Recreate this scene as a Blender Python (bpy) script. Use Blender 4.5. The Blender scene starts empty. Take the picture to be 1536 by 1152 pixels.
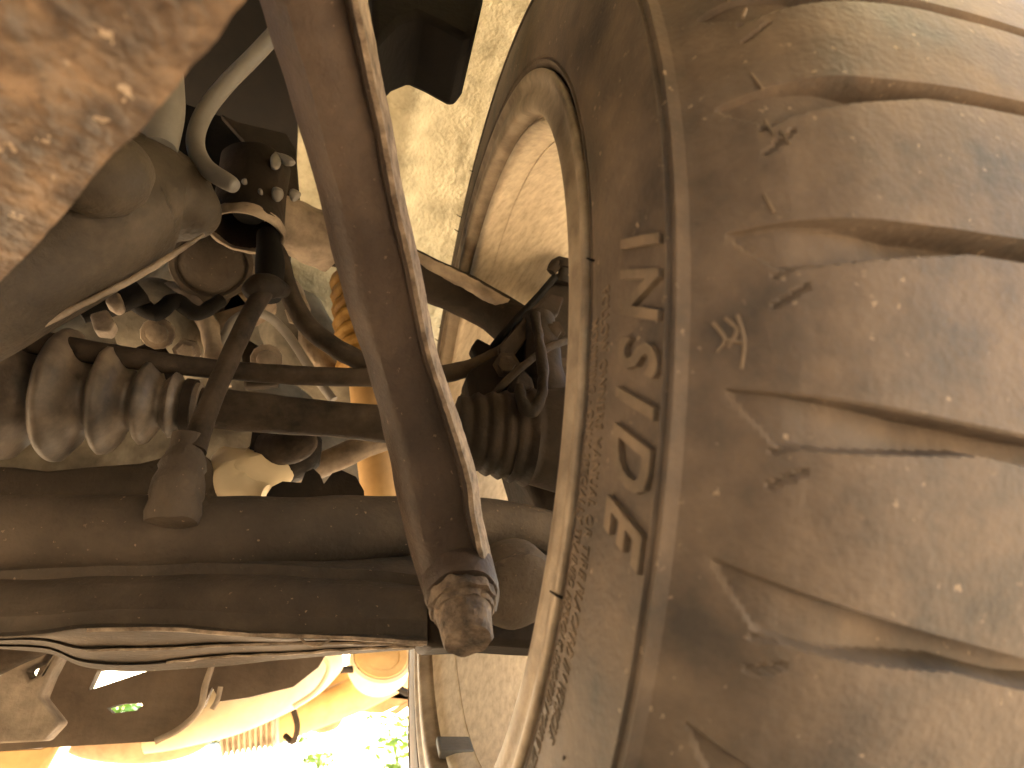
import bpy, bmesh, math, random
import numpy as np
from mathutils import Vector, Matrix, noise
from mathutils.geometry import tessellate_polygon
random.seed(7)
sc = bpy.context.scene
col = sc.collection

# ------------------------------------------------------------------ camera, sky, sun, exposure
FPX = 1000.0                                   # focal length in photo pixels (1536 wide)
RT = 0.318                                     # tyre radius
CAM = np.array([-0.07323581, -0.41204129, 0.14640763])
ROT = np.array([[0.9673576362361722, 0.12328553492365289, 0.22140433711685578],
                [-0.2532623796517868, 0.44000686472056977, 0.8615405539218037],
                [0.008796059838345988, -0.8894912230468398, 0.45686758853518733]])
cd = bpy.data.cameras.new('camera'); cam = bpy.data.objects.new('camera', cd); col.objects.link(cam)
cd.sensor_width = 36.0; cd.lens = 36.0 * FPX / 1536.0
cd.clip_start = 0.01; cd.clip_end = 2000
m = Matrix.Identity(4)
for i in range(3):
    m[i][0] = ROT[i][0]; m[i][1] = -ROT[i][1]; m[i][2] = -ROT[i][2]; m[i][3] = CAM[i]
cam.matrix_world = m
cd.dof.use_dof = True; cd.dof.focus_distance = 0.40; cd.dof.aperture_fstop = 13
sc.camera = cam

SUN_EL, SUN_AZ = 15.0, 12.0                   # azimuth clockwise from +Y (the car's nose) towards +X
w = bpy.data.worlds.new('World'); sc.world = w; w.use_nodes = True
nt = w.node_tree; nt.nodes.clear()
sky = nt.nodes.new('ShaderNodeTexSky'); sky.sky_type = 'NISHITA'; sky.sun_disc = False
sky.sun_elevation = math.radians(SUN_EL); sky.sun_rotation = math.radians(SUN_AZ)
bg = nt.nodes.new('ShaderNodeBackground'); bg.inputs[1].default_value = 0.05
wo = nt.nodes.new('ShaderNodeOutputWorld')
nt.links.new(sky.outputs[0], bg.inputs[0]); nt.links.new(bg.outputs[0], wo.inputs[0])
ld = bpy.data.lights.new('sun', 'SUN'); ld.energy = 5.0; ld.angle = math.radians(0.55); ld.color = (1.0, 0.86, 0.66)
sun = bpy.data.objects.new('sun', ld); col.objects.link(sun)
el, az = math.radians(SUN_EL), math.radians(SUN_AZ)
sdir = Vector((math.sin(az) * math.cos(el), math.cos(az) * math.cos(el), math.sin(el)))
sun.rotation_euler = sdir.to_track_quat('Z', 'Y').to_euler()
sun.location = (2, -3, 4)
sc.view_settings.view_transform = 'Standard'; sc.view_settings.look = 'None'
sc.view_settings.gamma = 1.0; sc.view_settings.use_curve_mapping = False
sc.view_settings.exposure = 5.05
sc.cycles.max_bounces = 8; sc.cycles.diffuse_bounces = 5; sc.cycles.use_denoising = True

# ------------------------------------------------------------------ pixel -> place helpers
def ray(px, py):
    return ROT @ np.array([(px - 768) / FPX, (py - 576) / FPX, 1.0])
def P(px, py, Y):                              # the point of the pixel's ray in the cross-car plane y = Y
    d = ray(px, py); return CAM + (Y - CAM[1]) / d[1] * d
def PZ(px, py, Z):
    d = ray(px, py); return CAM + (Z - CAM[2]) / d[2] * d
def dep(p):
    return float(ROT[:, 2] @ (np.array(p) - CAM))
def R_(px, p):                                 # a pixel length in metres at a point
    return px * dep(p) / FPX

# ------------------------------------------------------------------ materials
MATS = {}
def mat(name, c1, c2=None, c3=None, scale=30.0, rough=0.85, metal=0.0, bump=0.3, bscale=160.0, speck=0.0,
        speck_col=(0.5, 0.4, 0.28), stretch=None, spec=0.35, detail=6.0, bdist=0.002, dots=0.0, dscale=140.0, dot_col=(0.42, 0.30, 0.19), cyl=None, contrast=0.16):
    if name in MATS: return MATS[name]
    mt = bpy.data.materials.new(name); mt.use_nodes = True; t = mt.node_tree; N = t.nodes; L = t.links
    b = N['Principled BSDF']; b.inputs['Roughness'].default_value = rough; b.inputs['Metallic'].default_value = metal
    b.inputs['Specular IOR Level'].default_value = spec
    tc = N.new('ShaderNodeTexCoord'); vec = tc.outputs['Object']
    if stretch:
        mp = N.new('ShaderNodeMapping'); mp.inputs['Scale'].default_value = stretch; L.new(vec, mp.inputs[0]); vec = mp.outputs[0]
    if cyl:                                      # unrolled wheel coordinates: along the axle, round the rim
        sx = N.new('ShaderNodeSeparateXYZ'); L.new(vec, sx.inputs[0])
        sb_ = N.new('ShaderNodeMath'); sb_.operation = 'SUBTRACT'; sb_.inputs[1].default_value = 0.318; L.new(sx.outputs[2], sb_.inputs[0])
        at = N.new('ShaderNodeMath'); at.operation = 'ARCTAN2'; L.new(sx.outputs[1], at.inputs[0]); L.new(sb_.outputs[0], at.inputs[1])
        m1 = N.new('ShaderNodeMath'); m1.operation = 'MULTIPLY'; m1.inputs[1].default_value = cyl[1]; L.new(at.outputs[0], m1.inputs[0])
        m0 = N.new('ShaderNodeMath'); m0.operation = 'MULTIPLY_ADD'; m0.inputs[1].default_value = cyl[0]; L.new(sx.outputs[0], m0.inputs[0])
        m2 = N.new('ShaderNodeMath'); m2.operation = 'MULTIPLY'; m2.inputs[1].default_value = cyl[2]; L.new(at.outputs[0], m2.inputs[0]); L.new(m2.outputs[0], m0.inputs[2])
        cb = N.new('ShaderNodeCombineXYZ'); L.new(m0.outputs[0], cb.inputs[0]); L.new(m1.outputs[0], cb.inputs[1]); vec = cb.outputs[0]
    n1 = N.new('ShaderNodeTexNoise'); n1.inputs['Scale'].default_value = scale; n1.inputs['Detail'].default_value = detail
    n1.inputs['Roughness'].default_value = 0.62; L.new(vec, n1.inputs['Vector'])
    rp = N.new('ShaderNodeValToRGB'); rp.color_ramp.elements[0].position = 0.5 - contrast; rp.color_ramp.elements[1].position = 0.5 + contrast
    c2 = c2 or tuple(x * 1.5 for x in c1)
    rp.color_ramp.elements[0].color = (*c1, 1); rp.color_ramp.elements[1].color = (*c2, 1)
    if c3:
        e = rp.color_ramp.elements.new(0.5); e.color = (*c3, 1)
    L.new(n1.outputs['Fac'], rp.inputs[0]); out = rp.outputs[0]
    n2 = N.new('ShaderNodeTexNoise'); n2.inputs['Scale'].default_value = bscale; n2.inputs['Detail'].default_value = 5
    L.new(vec, n2.inputs['Vector'])
    if speck > 0:
        n3 = N.new('ShaderNodeTexNoise'); n3.inputs['Scale'].default_value = bscale * 0.9; n3.inputs['Detail'].default_value = 3
        L.new(vec, n3.inputs['Vector'])
        r3 = N.new('ShaderNodeValToRGB'); r3.color_ramp.elements[0].position = 0.66 - 0.05 * speck; r3.color_ramp.elements[1].position = 0.76 - 0.05 * speck
        L.new(n3.outputs['Fac'], r3.inputs[0])
        mx = N.new('ShaderNodeMixRGB'); mx.inputs[2].default_value = (*speck_col, 1)
        L.new(r3.outputs[0], mx.inputs[0]); L.new(out, mx.inputs[1]); out = mx.outputs[0]
    if dots > 0:                                 # scattered pale grit
        vo = N.new('ShaderNodeTexVoronoi'); vo.inputs['Scale'].default_value = dscale; wn = N.new('ShaderNodeTexNoise'); wn.inputs['Scale'].default_value = dscale * 1.7; L.new(vec, wn.inputs['Vector'])
        va = N.new('ShaderNodeVectorMath'); va.operation = 'MULTIPLY_ADD'; va.inputs[1].default_value = (1.6 / dscale,) * 3; L.new(wn.outputs['Color'], va.inputs[0]); L.new(vec, va.inputs[2])
        L.new(va.outputs[0], vo.inputs['Vector'])
        sc_ = N.new('ShaderNodeSeparateColor'); L.new(vo.outputs['Color'], sc_.inputs[0])
        th = N.new('ShaderNodeMath'); th.operation = 'MULTIPLY'; th.inputs[1].default_value = 0.42; L.new(sc_.outputs[0], th.inputs[0])
        lt = N.new('ShaderNodeMath'); lt.operation = 'LESS_THAN'; L.new(vo.outputs['Distance'], lt.inputs[0]); L.new(th.outputs[0], lt.inputs[1])
        gt = N.new('ShaderNodeMath'); gt.operation = 'LESS_THAN'; gt.inputs[1].default_value = dots; L.new(sc_.outputs[1], gt.inputs[0])
        an = N.new('ShaderNodeMath'); an.operation = 'MULTIPLY'; L.new(lt.outputs[0], an.inputs[0]); L.new(gt.outputs[0], an.inputs[1])
        an2 = N.new('ShaderNodeMath'); an2.operation = 'MULTIPLY'; L.new(an.outputs[0], an2.inputs[0]); L.new(sc_.outputs[2], an2.inputs[1])
        md_ = N.new('ShaderNodeMixRGB'); md_.inputs[2].default_value = (*dot_col, 1); L.new(an2.outputs[0], md_.inputs[0]); L.new(out, md_.inputs[1]); out = md_.outputs[0]
    L.new(out, b.inputs['Base Color'])
    rr = N.new('ShaderNodeMapRange'); rr.inputs[3].default_value = max(0.05, rough - 0.14); rr.inputs[4].default_value = min(1, rough + 0.1)
    L.new(n1.outputs['Fac'], rr.inputs[0]); L.new(rr.outputs[0], b.inputs['Roughness'])
    if bump > 0:
        bp = N.new('ShaderNodeBump'); bp.inputs['Strength'].default_value = bump; bp.inputs['Distance'].default_value = bdist
        L.new(n2.outputs['Fac'], bp.inputs['Height']); L.new(bp.outputs[0], b.inputs['Normal'])
    MATS[name] = mt; return mt
M_TYRE = mat('dusty_rubber', (0.046, 0.037, 0.029), (0.158, 0.114, 0.077), (0.10, 0.073, 0.051), scale=34, detail=11, rough=0.68, bump=0.4, bscale=460, bdist=0.001, dots=0.10, dscale=470, dot_col=(0.27, 0.2, 0.135), contrast=0.2)
M_GLYPH = mat('rubber_lettering', (0.10, 0.074, 0.049), (0.19, 0.137, 0.089), scale=60, rough=0.72, bump=0.2, bscale=500)
M_RIM = mat('dusty_alloy', (0.36, 0.285, 0.195), (0.76, 0.67, 0.50), (0.58, 0.49, 0.355), scale=1.0, rough=0.5, metal=0.3, bump=0.25, bscale=2.0, cyl=(260, 16, 12), bdist=0.0006, contrast=0.3, detail=9)
M_FLANGE = mat('dull_rim_flange', (0.17, 0.13, 0.09), (0.36, 0.29, 0.205), (0.26, 0.205, 0.145), scale=50, rough=0.6, metal=0.2, bump=0.25, bscale=260)  # flange duller and browner than the barrel
M_LINER = mat('undercoated_liner', (0.34, 0.30, 0.20), (0.64, 0.585, 0.41), (0.52, 0.47, 0.325), scale=34, detail=9, contrast=0.2, rough=0.95, bump=0.9, bscale=210, bdist=0.004)
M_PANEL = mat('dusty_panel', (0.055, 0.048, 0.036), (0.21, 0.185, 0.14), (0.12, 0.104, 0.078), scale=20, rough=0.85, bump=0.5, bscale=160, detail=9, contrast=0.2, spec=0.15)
M_ARM = mat('rusty_brown_steel', (0.026, 0.018, 0.013), (0.105, 0.073, 0.05), (0.056, 0.038, 0.027), scale=15, rough=0.6, bump=0.4, bscale=420, spec=0.3, dots=0.05, dscale=620, dot_col=(0.2, 0.145, 0.1), contrast=0.2)
M_ARMEDGE = mat('dusty_lit_edge', (0.10, 0.073, 0.051), (0.34, 0.265, 0.19), (0.21, 0.16, 0.113), scale=120, rough=0.9, bump=0.6, bscale=400)  # dust plus the bright light on edges, put into a paler colour
M_BOLT = mat('flaky_rusty_bolt', (0.04, 0.029, 0.021), (0.22, 0.163, 0.115), (0.12, 0.087, 0.06), scale=110, rough=0.8, bump=0.9, bscale=330)
M_BEAM = mat('muddy_black_steel', (0.036, 0.0285, 0.0215), (0.112, 0.086, 0.061), (0.066, 0.051, 0.037), scale=13, rough=0.8, bump=0.45, bscale=330, dots=0.05, dscale=640, dot_col=(0.25, 0.18, 0.12), contrast=0.2, spec=0.18)  # base lightened to stand in for lens haze over the beam
M_PLATE = mat('hazed_subframe_plate', (0.075, 0.055, 0.039), (0.16, 0.12, 0.084), scale=14, rough=0.85, bump=0.3, bscale=200, spec=0.15)  # lens haze put into the plate's lighter colour
M_DARK = mat('dark_grimy_metal', (0.011, 0.009, 0.007), (0.03, 0.022, 0.016), scale=26, rough=0.75, bump=0.4, bscale=220, spec=0.1)
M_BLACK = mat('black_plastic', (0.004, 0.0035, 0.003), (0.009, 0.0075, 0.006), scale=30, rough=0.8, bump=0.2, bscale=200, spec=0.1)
M_BOOT = mat('dusty_rubber_boot', (0.03, 0.025, 0.02), (0.17, 0.133, 0.097), (0.085, 0.067, 0.05), scale=30, rough=0.55, spec=0.5, bump=0.2, bscale=300)
M_SHAFT = mat('dusty_shaft', (0.018, 0.014, 0.011), (0.062, 0.046, 0.032), scale=40, rough=0.8, bump=0.4, bscale=300, spec=0.1)
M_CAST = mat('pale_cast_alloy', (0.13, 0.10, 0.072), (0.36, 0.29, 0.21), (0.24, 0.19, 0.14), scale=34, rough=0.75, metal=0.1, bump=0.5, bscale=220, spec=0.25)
M_GREY = mat('grey_pipe', (0.14, 0.13, 0.115), (0.23, 0.215, 0.19), scale=20, rough=0.6, bump=0.1, bscale=200)
M_OLIVE = mat('olive_brown_casting', (0.032, 0.026, 0.018), (0.115, 0.089, 0.061), (0.064, 0.05, 0.0345), scale=24, rough=0.6, bump=0.5, bscale=260, detail=9, contrast=0.22, spec=0.2)
M_RUST = mat('crusted_rusty_pan', (0.045, 0.027, 0.016), (0.28, 0.185, 0.11), (0.14, 0.09, 0.053), scale=80, rough=0.55, bump=1.0, bscale=150, bdist=0.004, dots=0.16, dscale=230, dot_col=(0.45, 0.34, 0.235))
M_ORANGE = mat('orange_spring', (0.22, 0.11, 0.022), (0.44, 0.26, 0.075), (0.34, 0.185, 0.04), scale=70, rough=0.6, bump=0.4, bscale=250)
M_TAN = mat('tan_pipe', (0.36, 0.22, 0.09), (0.58, 0.38, 0.16), (0.48, 0.3, 0.12), scale=14, rough=0.7, bump=0.25, bscale=90)
M_PALE = mat('pale_pan', (0.48, 0.38, 0.23), (0.66, 0.55, 0.36), scale=9, rough=0.75, bump=0.15, bscale=90)
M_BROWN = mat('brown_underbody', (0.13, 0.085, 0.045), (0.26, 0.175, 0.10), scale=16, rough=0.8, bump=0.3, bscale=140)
M_WEIGHT = mat('lead_weight', (0.09, 0.085, 0.075), (0.14, 0.13, 0.115), scale=60, rough=0.6, metal=0.3, bump=0.2, bscale=300)
M_GROUND = mat('pale_dusty_ground', (0.47, 0.366, 0.258), (0.59, 0.475, 0.345), scale=3, rough=0.95, bump=0.5, bscale=60, bdist=0.01)
M_LEAF = mat('sunlit_leaves', (0.10, 0.16, 0.02), (0.20, 0.30, 0.04), scale=6, rough=0.6, bump=0.0)

# ------------------------------------------------------------------ object helpers
def tag(o, label, cat, group=None):
    o['label'] = label; o['category'] = cat
    if group: o['group'] = group
    return o
def thing(name, label, cat, base, group=None):
    o = bpy.data.objects.new(name, None); col.objects.link(o); o.location = Vector([float(x) for x in base]); o.empty_display_size = 0.02
    return tag(o, label, cat, group)
def base_of(o):
    b = Vector((0, 0, 0))
    while o is not None: b += o.location; o = o.parent
    return b
def part(name, vf, material, parent=None, smooth=True, angle=35, bevel=0, seg=2, origin=None, flip=False):
    V, F = vf
    me = bpy.data.meshes.new(name)
    o0 = np.array(base_of(parent)) if parent else np.zeros(3)
    if origin is not None: o0 = np.array([float(x) for x in origin])
    me.from_pydata([tuple(np.array(v) - o0) for v in V], [], [tuple(int(i) for i in f) for f in F])
    me.validate()
    bm = bmesh.new(); bm.from_mesh(me); bmesh.ops.recalc_face_normals(bm, faces=bm.faces); bm.to_mesh(me); bm.free()
    if smooth:
        me.polygons.foreach_set('use_smooth', [True] * len(me.polygons))
        if angle: me.set_sharp_from_angle(angle=math.radians(angle))
    me.materials.append(material)
    o = bpy.data.objects.new(name, me); col.objects.link(o)
    if parent: o.parent = parent; 
    else: o.location = Vector([float(x) for x in o0])
    if bevel:
        md = o.modifiers.new('bevel', 'BEVEL'); md.width = bevel; md.segments = seg; md.limit_method = 'ANGLE'; md.angle_limit = math.radians(40)
    me.update(); return o
def join(*vfs):
    V = []; F = []
    for v, f in vfs:
        n = len(V); V += list(v); F += [tuple(i + n for i in ff) for ff in f]
    return V, F
def gridmesh(G, cu=False, cv=False, caps=False):
    n, k = len(G), len(G[0]); V = [p for row in G for p in row]; F = []
    for i in range(n if cu else n - 1):
        for j in range(k if cv else k - 1):
            a = i * k + j; b = i * k + (j + 1) % k; c = ((i + 1) % n) * k + (j + 1) % k; d = ((i + 1) % n) * k + j
            F.append((a, b, c, d))
    if caps and cv:
        F.append(tuple(range(k))[::-1]); F.append(tuple((n - 1) * k + j for j in range(k)))
    return V, F
def catmull(pts, per=8):
    pts = [np.array(p, float) for p in pts]
    if len(pts) < 3:
        return [pts[0] + (pts[1] - pts[0]) * t for t in np.linspace(0, 1, per + 1)]
    out = []; q = [2 * pts[0] - pts[1]] + pts + [2 * pts[-1] - pts[-2]]
    for i in range(1, len(q) - 2):
        for s in range(per):
            t = s / per
            out.append(0.5 * (2 * q[i] + (q[i + 1] - q[i - 1]) * t + (2 * q[i - 1] - 5 * q[i] + 4 * q[i + 1] - q[i + 2]) * t * t + (3 * q[i] - q[i - 1] - 3 * q[i + 1] + q[i + 2]) * t ** 3))
    out.append(pts[-1]); return out
def wob(p, amp, freq, seed=0.0):
    p = Vector([float(x) for x in p]) * freq + Vector((seed, seed * 1.7, -seed))
    return np.array(noise.noise_vector(p)) * amp
def tube(pts, rad, seg=16, per=8, amp=0.0, freq=60.0, flat=1.0, caps=True):
    n = len(pts)
    if not hasattr(rad, '__len__'): rad = [rad] * n
    C = catmull([np.append(np.array(p, float), r) for p, r in zip(pts, rad)], per)
    G = []; up = None
    for i, c in enumerate(C):
        t = (C[min(i + 1, len(C) - 1)] - C[max(i - 1, 0)])[:3]; t = t / (np.linalg.norm(t) + 1e-12)
        if up is None:
            up = np.cross(t, [0.3, 1, 0.2]); up /= np.linalg.norm(up)
        up = up - t * (up @ t); up /= np.linalg.norm(up); s = np.cross(t, up)
        row = []
        for k in range(seg):
            a = 2 * math.pi * k / seg
            p = c[:3] + c[3] * (math.cos(a) * up * flat + math.sin(a) * s)
            if amp: p = p + wob(p, amp, freq)
            row.append(p)
        G.append(row)
    return gridmesh(G, cv=True, caps=caps)
def revolve(org, axis, prof, seg=32, amp=0.0, freq=60.0, caps=True, ref=(0, 0, 1)):
    org = np.array(org, float); axis = np.array(axis, float); axis /= np.linalg.norm(axis)
    u = np.cross(axis, ref)
    if np.linalg.norm(u) < 0.1: u = np.cross(axis, (1, 0, 0))
    u /= np.linalg.norm(u); v = np.cross(axis, u); G = []
    for h, r in prof:
        row = []
        for k in range(seg):
            a = 2 * math.pi * k / seg; p = org + axis * h + r * (math.cos(a) * u + math.sin(a) * v)
            if amp: p = p + wob(p, amp, freq)
            row.append(p)
        G.append(row)
    return gridmesh(G, cv=True, caps=caps)
def loft(secs, per=4, amp=0.0, freq=40.0, closed=True, sub=1):
    secs = [[np.array(p, float) for p in s] for s in secs]
    flat = catmull([np.concatenate(s) for s in secs], per)
    G = []
    for f in flat:
        pts = f.reshape(-1, 3); k = len(pts); row = []
        for i in range(k if closed else k - 1):
            for s in range(sub):
                row.append(pts[i] + (pts[(i + 1) % k] - pts[i]) * s / sub)
        if not closed: row.append(pts[-1])
        if amp: row = [p + wob(p, amp, freq) for p in row]
        G.append(row)
    return gridmesh(G, cv=closed, caps=closed)
def prism(pix, Y, thick, holes=(), Yf=None):
    """outline in the cross-car plane y = Y (or y = Yf(px, py)), given real thickness along +y"""
    loops = [list(pix)] + [list(h) for h in holes]
    f = Yf or (lambda a, b: Y)
    pts = [[P(a, b, f(a, b)) for a, b in lp] for lp in loops]
    tri = tessellate_polygon([[Vector((a, b, 0)) for a, b in lp] for lp in loops])
    V = [p for lp in pts for p in lp]; n = len(V)
    V = V + [p + np.array([0, thick, 0]) for p in V]
    F = [tuple(t) for t in tri] + [tuple(i + n for i in t[::-1]) for t in tri]
    o = 0
    for lp in loops:
        k = len(lp)
        for i in range(k):
            a = o + i; b = o + (i + 1) % k; F.append((a, b, b + n, a + n))
        o += k
    return V, F
def boxv(c, half, rot=None):
    c = np.array(c, float); V = []
    for x in (-1, 1):
        for y in (-1, 1):
            for z in (-1, 1):
                d = np.array([x * half[0], y * half[1], z * half[2]])
                if rot is not None: d = rot @ d
                V.append(c + d)
    return V, [(0, 1, 3, 2), (4, 6, 7, 5), (0, 4, 5, 1), (2, 3, 7, 6), (0, 2, 6, 4), (1, 5, 7, 3)]

# ------------------------------------------------------------------ the setting
g = part('ground', ([(-60, -60, 0), (60, -60, 0), (60, 60, 0), (-60, 60, 0)], [(0, 1, 2, 3)]), M_GROUND, smooth=False)
g['kind'] = 'structure'
# the car's underside: floor, wheel-arch top and outer skin, mostly out of view, put in to block light
body = thing('car_body', 'dark underside of the car body closing off the space above the suspension, its unseen panels added to block light', 'car body', (-0.7, 0.4, 0.86))
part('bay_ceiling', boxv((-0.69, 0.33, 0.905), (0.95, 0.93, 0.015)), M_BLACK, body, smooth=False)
part('unseen_cabin_floor', boxv((-0.75, -2.05, 0.33), (0.78, 1.45, 0.02)), M_BROWN, body, smooth=False)  # unseen, extended rearwards to hold back light from behind
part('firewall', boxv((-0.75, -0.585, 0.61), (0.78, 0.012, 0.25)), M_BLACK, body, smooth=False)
part('fender', boxv((0.262, 0.33, 0.80), (0.006, 0.93, 0.07)), M_BROWN, body, smooth=False)
part('unseen_far_sill', boxv((-1.58, -1.1, 0.5), (0.05, 2.3, 0.30)), M_BROWN, body, smooth=False, bevel=0.02)  # unseen, added to cut fill light from the far side
part('unseen_sill', boxv((0.16, -2.05, 0.26), (0.09, 1.45, 0.06)), M_BROWN, body, smooth=False, bevel=0.02)  # unseen, sized to keep direct sun off the parts
part('unseen_door_skin', boxv((0.235, -1.98, 0.66), (0.02, 1.52, 0.34)), M_BROWN, body, smooth=False, bevel=0.01)  # unseen, added to cut off sky light above the sill
part('unseen_wheelhouse_rear', boxv((-0.10, -0.475, 0.62), (0.33, 0.012, 0.27)), M_BLACK, body, smooth=False)  # unseen, added to shade the upper tread
part('unseen_bumper_corner', boxv((0.20, 0.83, 0.60), (0.04, 0.37, 0.27)), M_BROWN, body, smooth=False, bevel=0.03)  # unseen, added to block direct sun ahead of the wheel
part('unseen_bumper', boxv((-0.66, 1.20, 0.65), (0.90, 0.06, 0.27)), M_BROWN, body, smooth=False, bevel=0.03)  # unseen, height set to let low sun reach the ground beneath

# ------------------------------------------------------------------ wheel-arch liner
G = []
for i in range(97):
    a = math.radians(9 + 169 * i / 96)       # 0 = forward, 90 = up
    row = []
    for j in range(90):
        x = -0.17 + 0.40 * j / 89
        r = 0.43 + 0.012 * math.sin(x * 14 + 0.6) - 0.02 * math.exp(-((x + 0.055) / 0.02) ** 2) * (1 if a < 1.9 else 1)
        rough = 1.0 if x > 0.0 else 0.25
        q = Vector((x, r * math.cos(a), RT + r * math.sin(a)))
        r += rough * (0.004 * noise.noise(q * 70) + 0.003 * noise.noise(q * 160)) + 0.010 * noise.noise(q * 9)
        row.append((x, r * math.cos(a), RT + r * math.sin(a)))
    G.append(row)
lin = part('wheel_arch_liner', gridmesh(G), M_LINER, origin=(0, 0.43, RT))
tag(lin, 'pale yellowish rough undercoated arch liner curving behind the tyre', 'arch liner')
so = lin.modifiers.new('thick', 'SOLIDIFY'); so.thickness = 0.004; so.offset = 1

def on_liner(px, py, rad=0.424):
    d = ray(px, py)
    for t in np.linspace(0.2, 1.6, 5000):
        q = CAM + t * d
        if q[1] > -0.2 and math.hypot(q[1], q[2] - RT) > rad and q[2] > RT: return q
    return CAM + d
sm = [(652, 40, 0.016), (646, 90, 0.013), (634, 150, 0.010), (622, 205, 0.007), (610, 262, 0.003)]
part('liner_fold_shade', tube([on_liner(x, y, 0.428) for x, y, r in sm], [r for x, y, r in sm], 16, 8, amp=0.0006, freq=60, flat=0.5), M_BROWN, lin)  # brown strip: shade in the fold put into its colour
# ------------------------------------------------------------------ wheel: tyre, rim
wheel = thing('wheel', 'big dusty brown tyre on an alloy wheel with moulded sidewall lettering', 'wheel', (0.1, 0, 0))
half = [(0.0075, 0.2310), (0.0035, 0.2325), (0.0012, 0.2350), (0.0008, 0.2362), (0.0020, 0.2368), (0.0020, 0.2376), (0.0007, 0.2384), (0.0004, 0.2400),
        (0.0003, 0.2440), (0.0002, 0.2500), (0.0002, 0.2560), (0.0006, 0.2620), (0.0013, 0.2680), (0.0022, 0.2742), (0.0031, 0.2800), (0.0040, 0.2852),
        (0.0042, 0.2864), (0.0041, 0.2869), (0.0029, 0.2871), (0.0029, 0.2877), (0.0045, 0.2880), (0.0053, 0.2896), (0.0055, 0.2901), (0.0044, 0.2903), (0.0046, 0.2909), (0.0084, 0.2912),
        (0.0105, 0.2925), (0.0117, 0.2938), (0.0130, 0.2952), (0.0142, 0.2964), (0.0154, 0.2975), (0.0166, 0.2986), (0.0180, 0.2999), (0.0195, 0.3012)]
xs_tread = np.concatenate([np.linspace(0.0205, 0.10, 66), np.linspace(0.104, 0.215, 26)])
tr_x = np.array([0.0195, 0.024, 0.035, 0.05, 0.08, 0.11, 0.15, 0.19, 0.21, 0.2255]); tr_r = np.array([0.3012, 0.3056, 0.3122, 0.3152, 0.3170, 0.3178, 0.3172, 0.3130, 0.3080, 0.3012])
def crown(x):                                   # rounded shoulder and crown
    wn = min(0.012, x - 0.0195, 0.2255 - x)
    return float(np.mean(np.interp(np.linspace(x - wn, x + wn, 25), tr_x, tr_r)))
prof = half + [(x, crown(x)) for x in xs_tread] + [(0.245 - x, r) for x, r in half[::-1]]
def side_x(r):
    return float(np.interp(r, [p[1] for p in half], [p[0] for p in half]))
GD = [(-10.8 - 8.0 * k) for k in range(-8, 12)]
def groove(x, ph):
    """depth of the lateral tread grooves at axial x, angle ph (degrees, 0 = rearmost, + = up)"""
    if x < 0.0145 or x > 0.2: return 0.0
    best = 0.0
    for g0 in GD:
        if abs(ph - g0) > 7: continue
        top = g0
        wdt = 2.25 * min(1.0, (x - 0.0145) / 0.010) ** 0.9 * (1.0 - 0.60 * min(1, max(0, (x - 0.026) / 0.045)))
        d = top - ph                                # below the upper edge
        if d < -0.12 or d > wdt + 0.12: continue
        deep = 0.0028 + 0.0070 * min(1, max(0, (x - 0.026) / 0.03))
        deep *= min(1.0, (x - 0.0145) / 0.004)
        up_ = min(1, max(0, (d + 0.06) / 0.11)); lo = min(1, max(0, (wdt + 0.12 - d) / (0.12 if x > 0.036 else 0.12 + 0.45 * (0.036 - x) / 0.0215)))
        best = max(best, deep * up_ * lo * (0.8 + 0.2 * min(1, max(0, 1 - d / max(0.3, wdt)))))
    for g0 in GD:                                   # short sipes between the grooves
        for off, x0, ln in ((-2.6, 0.0235, 0.010), (4.0, 0.024, 0.007)):
            c = g0 + off + (x - x0) / ln * 1.0
            if x0 < x < x0 + ln and abs(ph - c) < 0.16: best = max(best, 0.0011)
    return best
angs = list(np.arange(-60, 40, 0.11)) + list(np.arange(40, 300, 1.0))
G = []
for a in angs:
    ph = a if a <= 180 else a - 360
    t = math.radians(a); row = []
    fine = -60 <= a < 40
    for x, r in prof:
        t = math.radians(a)
        d = groove(x, ph) if fine else 0.0
        rr = r - d
        if fine and x > 0.0145:
            sk = max(-4.0, min(1.5, 0.4 + (ph + 10.8) * 0.2)) * min(1.0, (x - 0.0145) / 0.075) ** 0.8 * min(1.0, (40 - a) / 12, (a + 60) / 12)
            t = math.radians(a + sk)
        if fine and x > 0.0095:
            rr += 0.0003 * noise.noise(Vector((x * 60, ph * 0.35, 1)))
        row.append((x, -rr * math.cos(t), RT + rr * math.sin(t)))
    G.append(row)
tyre = part('tyre', gridmesh(G, cu=True), M_TYRE, wheel, angle=24)
tyre['label'] = 'dusty brown tyre with curved lateral tread grooves'

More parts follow.
